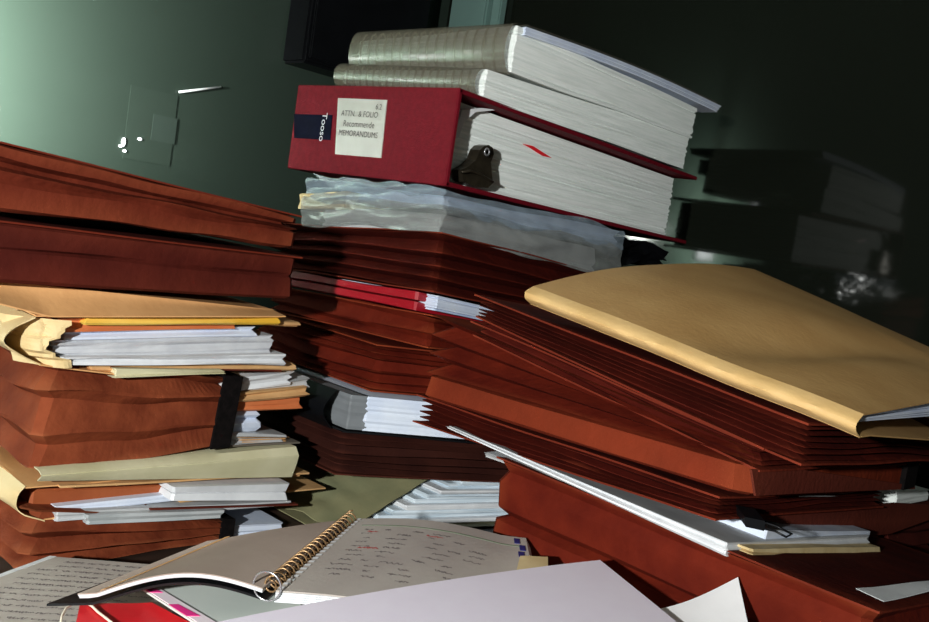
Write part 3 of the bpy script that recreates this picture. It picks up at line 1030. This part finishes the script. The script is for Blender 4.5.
# bottom brown folder
l6 = slab(22, 512, 572, Y0=YL - 0.004, xe=(228, 520, 560), LX=0.24, LY=0.3)
l6.zb = [0.0015] * 4
l6.zt = [min(z, 0.085) for z in l6.zt]
f6 = thing('accordion_folder', l6.base(), 'rubbed brown folder at the very bottom of the left pile', 'folder')
s6 = l6.sub(0, 0.075, 0, 0)
rings('gusset', s6, pleats(3, 0.009, random.Random(81), var=0.4), ROPE_L, f6, n=26, jit=0.004, wav=0.004, seed=81, cr=0.006)
strap('elastic_band', s6, s6.LX - 0.012, 0.012, BLACK, f6)
tag(page_block('notepad', slab(230, 526, 538, Y0=YL + 0.0, xe=(283, 523, 535), LY=0.2), BLUEW, 6, 0.0006, 82), 'bluish white pad poking out of the lowest left folder', 'notepad')
sheet('cover_flap', loose(slab(150, 508, 518, Y0=YL - 0.004, xe=(297, 504, 520), LY=0.25), 0, 1, 0, 0.001), ROPE_M, f6, 12, 10, 0.0012)


def open_env(label, name, x0, y0, x1, y1, x2, y2, x3, y3, Y0, depth, m, seed, side=None, cat='envelope', amp=0.004):
    """an envelope lying with its open side to the viewer: upper lip (x0,y0)->(x1,y1), lower lip (x2,y2)->(x3,y3)"""
    a, b = fY(x0, y0, Y0), fY(x1, y1, Y0)
    c, d = fY(x2, y2, Y0), fY(x3, y3, Y0)
    t = thing(name, c, label, cat)
    bk = Vector((0, depth, 0))
    dz = Vector((0, 0, 0))
    sheet('upper_panel', quad_fn(a, b, b + bk + dz, a + bk + dz, amp, 14, seed), m, t, 24, 14, 0.0009)
    sheet('lower_panel', quad_fn(c, d, d + bk, c + bk, amp * 0.5, 14, seed + 1), m, t, 24, 14, 0.0009)

    def fold(u, v):
        p = a.lerp(c, v) + bk * u
        p.x -= (side or 0.01) * math.sin(math.pi * v)
        k_ = math.sin(math.pi * min(max(v, 0.06), 0.94))
        p.x += 0.006 * (abs(nz(p.x, p.y, p.z, seed + 2, 38)) * 2 - 0.4) * k_
        p.y += 0.006 * nz(p.x, p.z, p.y, seed + 4, 50) * k_
        return p
    sheet('side_fold', fold, CREAM if m is MANILA else m, t, 22, 14, 0.0009)
    return t


# manila / sage folders (second from the bottom)
open_env('worn manila folder with curled lip below the banded brown wallet, left pile', 'manila_folder', 26, 486, 300, 474, 44, 520, 178, 504, YL + 0.002, 0.28, MANILA, 91, 0.014)
sg = slab(38, 470, 480, Y0=YL - 0.004, xe=(294, 446, 476), LY=0.26)


def sage_fn(u, v):
    p = sg.pt(u, v, 1)
    q = sg.pt(u, 0, lerp(1, 0, min(1, v * 6)))
    if v < 1 / 6:
        return Vector((p.x, q.y - 0.006 * math.sin(v * 6 * math.pi / 2), sg.pt(u, 0, v * 6).z))
    return sg.pt(u, (v - 1 / 6) * 1.2, 1) + Vector((0, 0, 0.001 * nz(p.x, p.y, 0, 3, 12)))


tag(sheet('cardboard_folder', sage_fn, SAGE, None, 24, 24, 0.0009), 'sage cream card folder right beneath the banded brown wallet', 'folder')
tag(sheet('rust_card', loose(slab(60, 477, 482, Y0=YL + 0.0, xe=(290, 474, 478), LY=0.25), 0, 1, 0, 0.001, 9, 4), RUST, None, 16, 8, 0.0015), 'rust coloured card just under the sage folder', 'card')
tag(sheet('tan_card', loose(slab(60, 486, 492, Y0=YL - 0.001, xe=(309, 472, 478), LY=0.24), 0, 1, 0, 0.0015, 9, 5), TAN, None, 16, 8, 0.0015), 'tan card with its tip beyond the sage folder', 'card')
tag(rings('rust_folder', slab(30, 490, 514, Y0=YL + 0.012, xe=(250, 480, 496), LY=0.22), [(0, 0.002), (0.1, 0), (0.9, 0), (1, 0.002)], RUST, seed=92, wav=0.001), 'orange brown folder inside the worn manila folder', 'folder')
tag(page_block('paper_sheaf', slab(54, 507, 515, Y0=YL + 0.004, xe=(176, 494, 501), LY=0.2), BLUEW, 4, 0.001, 93, wav=0.001), 'bluish sheets peeping out of the worn manila folder', 'papers')
tag(rings('white_envelope', slab(172, 488, 501, Y0=YL - 0.008, xe=(290, 484, 500), LY=0.16), [(0, 0), (0.45, 0.0015), (0.5, 0.003), (0.55, 0.0015), (1, 0)], WHITE, jit=0.001, wav=0.001, seed=5), 'plain white envelope near the bottom right of the left pile', 'envelope')
tag(sheet('tan_divider', loose(slab(180, 501, 505, Y0=YL + 0.006, xe=(325, 488, 497), LY=0.2), 0, 1, 0, 0.001, 9, 6), TAN, None, 16, 8, 0.0012), 'brown divider card with pointed tip beyond the white envelope', 'card')
tag(page_block('paper_sheaf', slab(56, 513, 521, Y0=YL - 0.002, xe=(292, 501, 506), LY=0.22), GREYP, 4, 0.001, 95, wav=0.001), 'greyish sheets directly under the white envelope', 'papers')
tag(page_block('plastic_file', slab(86, 516, 526, Y0=YL - 0.008, xe=(226, 510, 519), LY=0.22), mat('grey_plastic_film', (170, 176, 178), (196, 200, 202), 0.25, 20, 0.3, 80, 0.6), 3, 0.0015, 96, wav=0.001), 'grey plastic file edge low in the left pile', 'file')

# banded brown wallet
l4 = slab(36, 364, 470, Y0=YL, xe=(236, 378, 445), LY=0.30)
w4 = thing('expanding_wallet', l4.base(), 'brown expanding wallet with a black elastic band, stuffed with papers', 'folder')
rings('gusset', l4, pleats(3, 0.009, random.Random(83), var=0.3), ROPE_L, w4, n=30, jit=0.003, wav=0.005, wsc=18, seed=83, cr=0.006)
strap('elastic_band', l4, l4.LX - 0.017, 0.017, BLACK, w4, lean=0.004)
sheet('cover_flap', loose(slab(110, 366, 378, Y0=YL + 0.002, xe=(281, 370, 382), LY=0.25), 0, 1, 0, 0.001), ROPE_M, w4, 16, 10, 0.0012)
for (a, b, c, d, e, f_, m_, nm, lb_, sd) in (
        (236, 379, 393, 293, 372, 386, WHITE, 'paper_sheaf', 'white sheets at the top of the banded wallet mouth', 1),
        (236, 392, 401, 311, 378, 388, GREYP, 'paper_sheet', 'curled grey sheet fanning out of the banded wallet', 2),
        (236, 396, 403, 309, 386, 396, TAN, 'tan_folder', 'tan folder edge fanning out of the banded wallet', 3),
        (235, 400, 412, 303, 396, 410, ORANGE, 'orange_folder', 'peach orange folder edges in the banded wallet mouth', 4),
        (228, 412, 433, 262, 411, 431, BLUEW, 'notepad', 'bluish white pad low in the banded wallet mouth', 5),
        (222, 432, 444, 288, 436, 443, GREYP, 'paper_sheaf', 'grey sheets at the bottom of the banded wallet mouth', 6),
        (252, 437, 443, 288, 437, 442, TAN, 'torn_card', 'torn tan card scrap at the bottom of the banded wallet mouth', 7)):
    s_ = slab(a, b, c, Y0=YL + 0.004 + 0.002 * (sd % 3), xe=(d, e, f_), LY=0.2)
    s_ = Slab(s_.X0 - 0.012, s_.Y0, s_.LX + 0.012, s_.LY, s_.zb, s_.zt)
    tag(page_block(nm, s_, m_, 5, 0.0016, 100 + sd, n=16, wav=0.002, rj=0.0015, jit=0.002), lb_, 'folder' if 'folder' in nm else ('card' if 'card' in nm else ('notepad' if nm == 'notepad' else 'papers')))
tag(sheet('grey_board', loose(slab(216, 446, 448, Y0=YL + 0.002, xe=(300, 442, 444), LY=0.22), 0, 1, 0, 0.0005), mat('dark_board', (96, 88, 78), (110, 102, 92), 0.7, 30), None, 10, 8, 0.0012), 'thin dark board sticking out under the banded wallet', 'board')

# torn manila envelope with yellow folder and white papers
open_env('torn cream manila envelope full of papers above the banded wallet', 'manila_envelope', 36, 317, 284, 317, 40, 364, 120, 374, YL - 0.002, 0.28, MANILA, 97, 0.02, amp=0.003)


def torn(u, v):
    py = lerp(320, 367, v)
    right = [70, 64, 60, 49, 47, 56, 72][min(6, int(v * 7))]
    px = lerp(14 + 14 * v, right, u)
    p = fY(px, py, YL - 0.005)
    p.y += 0.05 * (1 - u) ** 2 * 0.6 - 0.006 * (abs(nz(p.x, p.z, 0, 5, 60)) * 2 - 0.3)
    return p


EN3 = [o for o in bpy.data.objects if o.name == 'manila_envelope.001'][0]
sheet('torn_corner', torn, CREAM, EN3, 12, 14, 0.0009, smooth=False)
mf = slab(-6, 285, 300, Y0=YL - 0.006, xe=(285, 306, 322), LY=0.3)


def flap_fn(u, v):
    p = mf.pt(u, 0, 0)
    if v < 0.25:
        k_ = v / 0.25
        t_ = mf.pt(u, 0, 1)
        h = Vector((p.x, p.y, lerp(zcol(p.x, p.y, 322 + 0 * u), t_.z, k_)))
        h.y += 0.012 * (1 - math.cos(k_ * math.pi / 2))
        return h
    k_ = (v - 0.25) / 0.75
    t_ = mf.pt(u, k_, 1)
    return Vector((t_.x, t_.y + 0.012 * (1 - k_), t_.z))


def flap2(u, v):
    # manila flap: front lip line (0,300)->(45,322)->(285,320), top edge (0,285)->(285,318)
    px = lerp(-20, 286, u)
    lip = 302 + 14 * min(1, max(0, (px + 5) / 55.0))
    top = 282 + 31 * (max(0, px + 20) / 305.0) ** 1.0
    py = lerp(lip, min(top, lip - 0.6), min(1, v / 0.35))
    p = fY(px, py, YL - 0.006)
    p.y += 0.018 * math.sin(min(1, v / 0.35) * math.pi / 2) + 0.26 * max(0, (v - 0.35) / 0.65)
    return p


tag(sheet('manila_sheet', flap2, MANILA, None, 40, 20, 0.0009), 'tan manila sheet on top of the torn cream envelope, left pile', 'folder')
for (a, b, c, d, e, f_, m_, nm, lb_, sd, dy) in (
        (60, 318, 332, 240, 323, 329, ORANGE, 'orange_folder', 'orange folder edge above the white papers, left pile', 1, 0.0),
        (84, 317, 325, 283, 317, 326, YELLOW, 'yellow_folder', 'yellow folder edge in the torn envelope, left pile', 2, -0.005),
        (150, 319, 323, 300, 322, 327, TAN, 'tan_divider', 'tan divider card tip beyond the yellow folder', 3, 0.002),
        (64, 332, 342, 258, 328, 338, BLUEW, 'paper_sheaf', 'uppermost bluish sheets inside the torn envelope', 4, 0.004),
        (50, 340, 362, 274, 335, 357, mat('dull_white_paper', (188, 190, 196), (204, 206, 210), 0.65, 50, 0.1, 240), 'paper_stack', 'thick greyish white paper stack in the torn envelope', 5, 0.003),
        (60, 358, 365, 288, 354, 366, WHITE, 'paper_sheet', 'folded white sheet at the bottom of the torn envelope', 6, -0.004),
        (90, 364, 371, 297, 364, 371, TAN, 'tan_folder', 'tan folder tip under the white papers, left pile', 7, 0.003),
        (114, 370, 378, 226, 370, 374, SAGE, 'paper_sheaf', 'cream sheets jutting over the banded wallet', 8, -0.005)):
    s_ = slab(a, b, c, Y0=YL + dy, xe=(d, e, f_), LY=0.22)
    tag(page_block(nm, s_, m_, 4 if sd != 5 else 8, 0.0012, 120 + sd, n=18, wav=0.0015, rj=0.001, jit=0.0015), lb_, 'folder' if 'folder' in nm else ('card' if 'divider' in nm else 'papers'))

# two brown folders on top
l2 = slab(-50, 216, 279, Y0=YL - 0.004, xe=(298, 258, 300), LY=0.3)
g2 = thing('accordion_folder', l2.base(), 'dark reddish folder second from the top of the left pile', 'folder')
rings('gusset', l2, [(0, 0.003), (0.06, 0), (0.5, 0.001), (0.55, 0.0025), (0.6, 0.001), (0.94, 0), (1, 0.004)], mat('redrope_paper_dark', (64, 20, 15), (80, 28, 20), 0.8, 34, 0.5, 120, 0.08, worn=(116, 50, 34), detail=8.0, lo=0.3, hi=0.7), g2, n=26, jit=0.002, wav=0.002, seed=85, cr=0.006)
sheet('front_cover', loose(l2, 0.001, 1, 0.001, 0.001), ROPE_D, g2, th=0.0012)
l1 = slab(-50, 131, 203, Y0=YL - 0.010, xe=(300, 217, 249), LY=0.3)
g1 = thing('accordion_folder', l1.base(), 'topmost rust brown folder on the left pile, against the green wall', 'folder')
rings('gusset', l1, [(0, 0.005), (0.05, 0), (0.42, 0), (0.5, 0.002), (0.6, -0.001), (0.66, 0.006), (0.72, 0.008), (0.78, 0.001), (0.95, 0), (1, 0.004)], mat('redrope_paper_dull', (84, 30, 18), (106, 42, 26), 0.8, 34, 0.6, 120, 0.08, worn=(146, 74, 46), detail=8.0, lo=0.3, hi=0.7), g1, n=30, jit=0.0025, wav=0.003, wsc=16, seed=86, cr=0.007)
sheet('front_cover', loose(l1, 0.0, 1, 0.001, 0.001), ROPE_D, g1, th=0.0012)

# ------------------------------------------------------------------ foreground
# ruled pad on the desk
zp = 0.018
pa, pb = fZ(56, 557, zp), fZ(-50, 596, zp)
pc = fZ(250, 572, zp)
dr = pc - pa
pad = thing('writing_pad', Vector((pa.x, pa.y, 0)), 'handwritten ruled pad with a perforated edge, lower left corner', 'notepad')
pb = pa + (pb - pa) * 2.0
pfn = quad_fn(pa, pc, pb + dr, pb, 0.0008, 10, 3)
for i in range(4):
    sheet('page', lambda u, v, i=i: pfn(u, v) - Vector((0.0006 * i, 0.0004 * i, 0.0045 * i)), PAGE_G, pad, 14, 14, 0.0043)
scribble('handwriting', lambda u, v: pfn(v * 0 + u, v), [0.06 + 0.055 * i for i in range(16)], INK, pad, 5, 0.06, 0.9, 0.02, 0.0003)
for i in range(30):
    c_ = pa.lerp(pb, (i + 0.5) / 30) + Vector((0, 0, 0.0005))
    e_ = (pb - pa).normalized() * 0.0028
    f_ = (pa - pc).normalized() * 0.004
    mesh_obj('perforation_tab', [c_ - e_, c_ + e_, c_ + e_ + f_, c_ - e_ + f_] + [q + Vector((0, 0, -0.001)) for q in (c_ - e_, c_ + e_, c_ + e_ + f_, c_ - e_ + f_)],
             [(0, 1, 2, 3), (7, 6, 5, 4), (0, 4, 5, 1), (1, 5, 6, 2), (2, 6, 7, 3), (3, 7, 4, 0)], WHITE, pad)

# red folder and pink edged papers
zr = 0.036
ra, rb, rc, rd = fZ(80, 604, zr), fZ(152, 600, zr), fZ(330, 690, zr), fZ(60, 700, zr)
rfo = thing('red_folder', Vector((ra.x, ra.y, 0.02)), 'bright red folder with a torn white edge, bottom left foreground', 'folder')
sheet('folder_cover', quad_fn(ra, rb, rc, rd, 0.003, 25, 3), REDB, rfo, 18, 14, 0.001)
sheet('folder_back', quad_fn(*[Vector((q.x, q.y, 0.0205)) for q in (ra, rb, rc, rd)]), REDB, rfo, 8, 8, 0.001)
for i in range(3):
    sheet('paper_filling', quad_fn(*[Vector((q.x, q.y, 0.024 + 0.004 * i)) for q in (ra.lerp(rc, 0.05), rb.lerp(rd, 0.05), rc.lerp(ra, 0.05), rd.lerp(rb, 0.05))]), WHITE, rfo, 6, 6, 0.003)
tl = [fZ(x, y, zr + 0.002) for x, y in ((60, 626), (62, 616), (66, 608), (74, 603), (84, 602), (92, 606), (98, 612), (106, 618), (116, 626))]
tube('torn_edge', tl, 0.0007, mat('torn_white_fibre', (226, 212, 190), (236, 226, 208), 0.8), rfo, 6)

zk = 0.041
ka, kb, kc, kd = fZ(136, 585, zk), fZ(280, 586, zk), fZ(400, 690, zk), fZ(300, 690, zk)
pk = thing('paper_sheet', Vector((ka.x, ka.y, zk)), 'pale sheet with pink printed edge under the open notebook', 'papers')
sheet('sheet_face', quad_fn(ka, kb, kc, kd, 0.001, 10, 3), mat('pale_green_grey_paper', (202, 210, 204), (212, 218, 212), 0.6, 20), pk, 14, 14, 0.0012)
e_ = (kd - ka)
wv = (kb - ka).normalized()
sheet('pale_border', quad_fn(ka + Up * 0.0012, ka + wv * 0.008 + Up * 0.0012, kd + wv * 0.012 + Up * 0.0012, kd + Up * 0.0012), PINKW, pk, 2, 12, 0.0004)
for t0, t1 in ((0.05, 0.11), (0.24, 0.36)):
    sheet('pink_mark', quad_fn(ka.lerp(kd, t0) - wv * 0.001 + Up * 0.0016, ka.lerp(kd, t0) + wv * 0.004 + Up * 0.0016,
                               ka.lerp(kd, t1) + wv * 0.006 + Up * 0.0016, ka.lerp(kd, t1) - wv * 0.001 + Up * 0.0016), PINK, pk, 2, 2, 0.0003)

# bundle of papers that the notebook leans on
tag(page_block('paper_bundle', Slab(0.345, 0.335, 0.08, 0.08, [0.0005] * 4, [0.046] * 4), PAGES, 14, 0.001, 140, rj=0.001), 'bundle of papers propping up the open notebook from below', 'papers')
# open spiral notebook
z0 = 0.060
na, nb = fZ(352, 519, z0), fZ(268, 590, z0 - 0.004)     # far and near end of the spine
la, lb2 = fZ(207, 541, 0.058), fZ(78, 590, 0.048)
ra2, rb2 = fZ(526, 538, 0.070), fZ(545, 640, 0.066)
nbk = thing('spiral_notebook', Vector(((na.x + nb.x) / 2, (na.y + nb.y) / 2, 0.045)), 'open wire bound notebook with handwriting in the foreground', 'notebook')


def leftp(u, v):
    # u spine -> outer edge, v far -> near
    p = na.lerp(nb, v).lerp(la.lerp(lb2, v), u)
    p.z += 0.011 * math.sin(math.pi * min(u * 1.1, 1)) * (0.12 + 0.88 * v) - 0.002 * v * u
    return p


def rightp(u, v):
    near = fZ(380, 640, 0.060)
    p = na.lerp(nb, v).lerp(ra2.lerp(rb2, v), u)
    p.z += 0.005 * math.sin(math.pi * min(1, u * 1.15))
    return p


for i in range(4):
    sheet('left_page', lambda u, v, i=i: leftp(0.03 + u * (0.97 - 0.004 * i), v) - Vector((0, 0, 0.0007 * i)), PAGE_L if i == 0 else WHITE, nbk, 20, 12, 0.0006)
sheet('black_cover', lambda u, v: leftp(u * 1.15, lerp(-0.02, 1.0, v)) - Vector((0, 0, 0.0055)), BLACKP, nbk, 20, 12, 0.0014)
for i in range(6):
    sheet('right_page', lambda u, v, i=i: rightp(0.03 + u * (0.97 + 0.006 * i), v) - Vector((0, 0, 0.0012 * i)), PAGE_G if i == 0 else WHITE, nbk, 20, 16, 0.0009)
coil('wire_binding', na + Up * 0.002, nb + Up * 0.002, 0.0042, 22, BRASS, nbk, 0.0006, 12)
ht_v, ht_f = [], []
for i in range(22):
    v_ = (i + 0.25) / 22
    o_ = len(ht_v)
    for (u_, w_) in ((0.032, 0), (0.058, 0), (0.058, 0.5 / 22), (0.032, 0.5 / 22)):
        ht_v.append(rightp(u_, v_ + w_) + Up * 0.0007)
    ht_f.append((o_, o_ + 1, o_ + 2, o_ + 3))
ht = mesh_obj('perforated_edge', ht_v, ht_f, WHITE, nbk)
ht['kind'] = 'stuff'
rg = nb + Up * 0.003 + (nb - na).normalized() * 0.002
ax = (nb - na).normalized()
e1 = (Up - ax * Up.dot(ax)).normalized()
e2 = ax.cross(e1)
tube('end_ring', [rg + (e1 * math.cos(a) + e2 * math.sin(a)) * 0.0085 for a in [2 * math.pi * i / 20 for i in range(20)]], 0.0006, STEEL, nbk, 5, True)
scribble('handwriting', lambda u, v: rightp(0.03 + u * 0.97, v), [0.19 + 0.06 * i for i in range(11)], INK, nbk, 8, 0.1, 0.85, 0.022, 0.00028, 2.2)
scribble('red_marks', lambda u, v: rightp(0.03 + u * 0.97, v), [0.22, 0.45], INK_R, nbk, 3, 0.12, 0.75, 0.02, 0.0003, 12.0)
sheet('printed_rule', lambda u, v: rightp(0.1 + 0.86 * u, 0.115 + 0.012 * v) + Up * 0.0004, INK_G, nbk, 16, 1, 0.0002)
for i, (u, v) in enumerate(((0.93, 0.03), (0.955, 0.11), (0.945, 0.19))):
    sheet('index_tab', lambda a, b, u=u, v=v: rightp(u + 0.03 * a, v + 0.06 * b) + Up * 0.0006, INK_B, nbk, 2, 2, 0.0004)

sheet('bookmark_strip', lambda u, v: leftp(0.86 + 0.025 * u, v) + Up * 0.0008, TAN, nbk, 2, 12, 0.0004)

# small cream slip near the right pile
ca = [fZ(x, y, 0.074) for x, y in ((520, 556), (548, 556), (548, 572), (516, 572))]
tag(sheet('paper_slip', quad_fn(*ca, amp=0.001, sc=40), CREAM, None, 6, 4, 0.002), 'small cream paper slip between the notebook and the right pile', 'paper')

# large white sheet in front, with a curled one under it
zs = 0.086
wa, wb, wc, wd = fZ(600, 560, zs), fZ(668, 607, zs), fZ(760, 720, zs), fZ(60, 660, 0.076)
ws = sheet('paper_sheet', quad_fn(fZ(205, 624, 0.078), wa, fZ(760, 690, zs), fZ(120, 720, 0.078), 0.0008, 6, 2, bow=0.003), LAV, None, 24, 16, 0.0012)
tag(ws, 'large pale lavender sheet of paper lying in the near foreground', 'paper')


def curled(u, v):
    a, b = fZ(600, 610, 0.080), fZ(738, 577, 0.100)
    c, d = fZ(760, 680, 0.076), fZ(600, 700, 0.076)
    p = Vector((bil([q.x for q in (a, b, c, d)], u, v), bil([q.y for q in (a, b, c, d)], u, v), bil([q.z for q in (a, b, c, d)], u, v)))
    p.z -= 0.008 * math.sin(math.pi * u) * (1 - v)
    return p


tag(sheet('curled_paper', curled, mat('bright_white_paper', (240, 238, 240), (244, 242, 244), 0.6, 60), None, 20, 14, 0.0012), 'white sheet with an upturned corner beside the lavender sheet', 'paper')
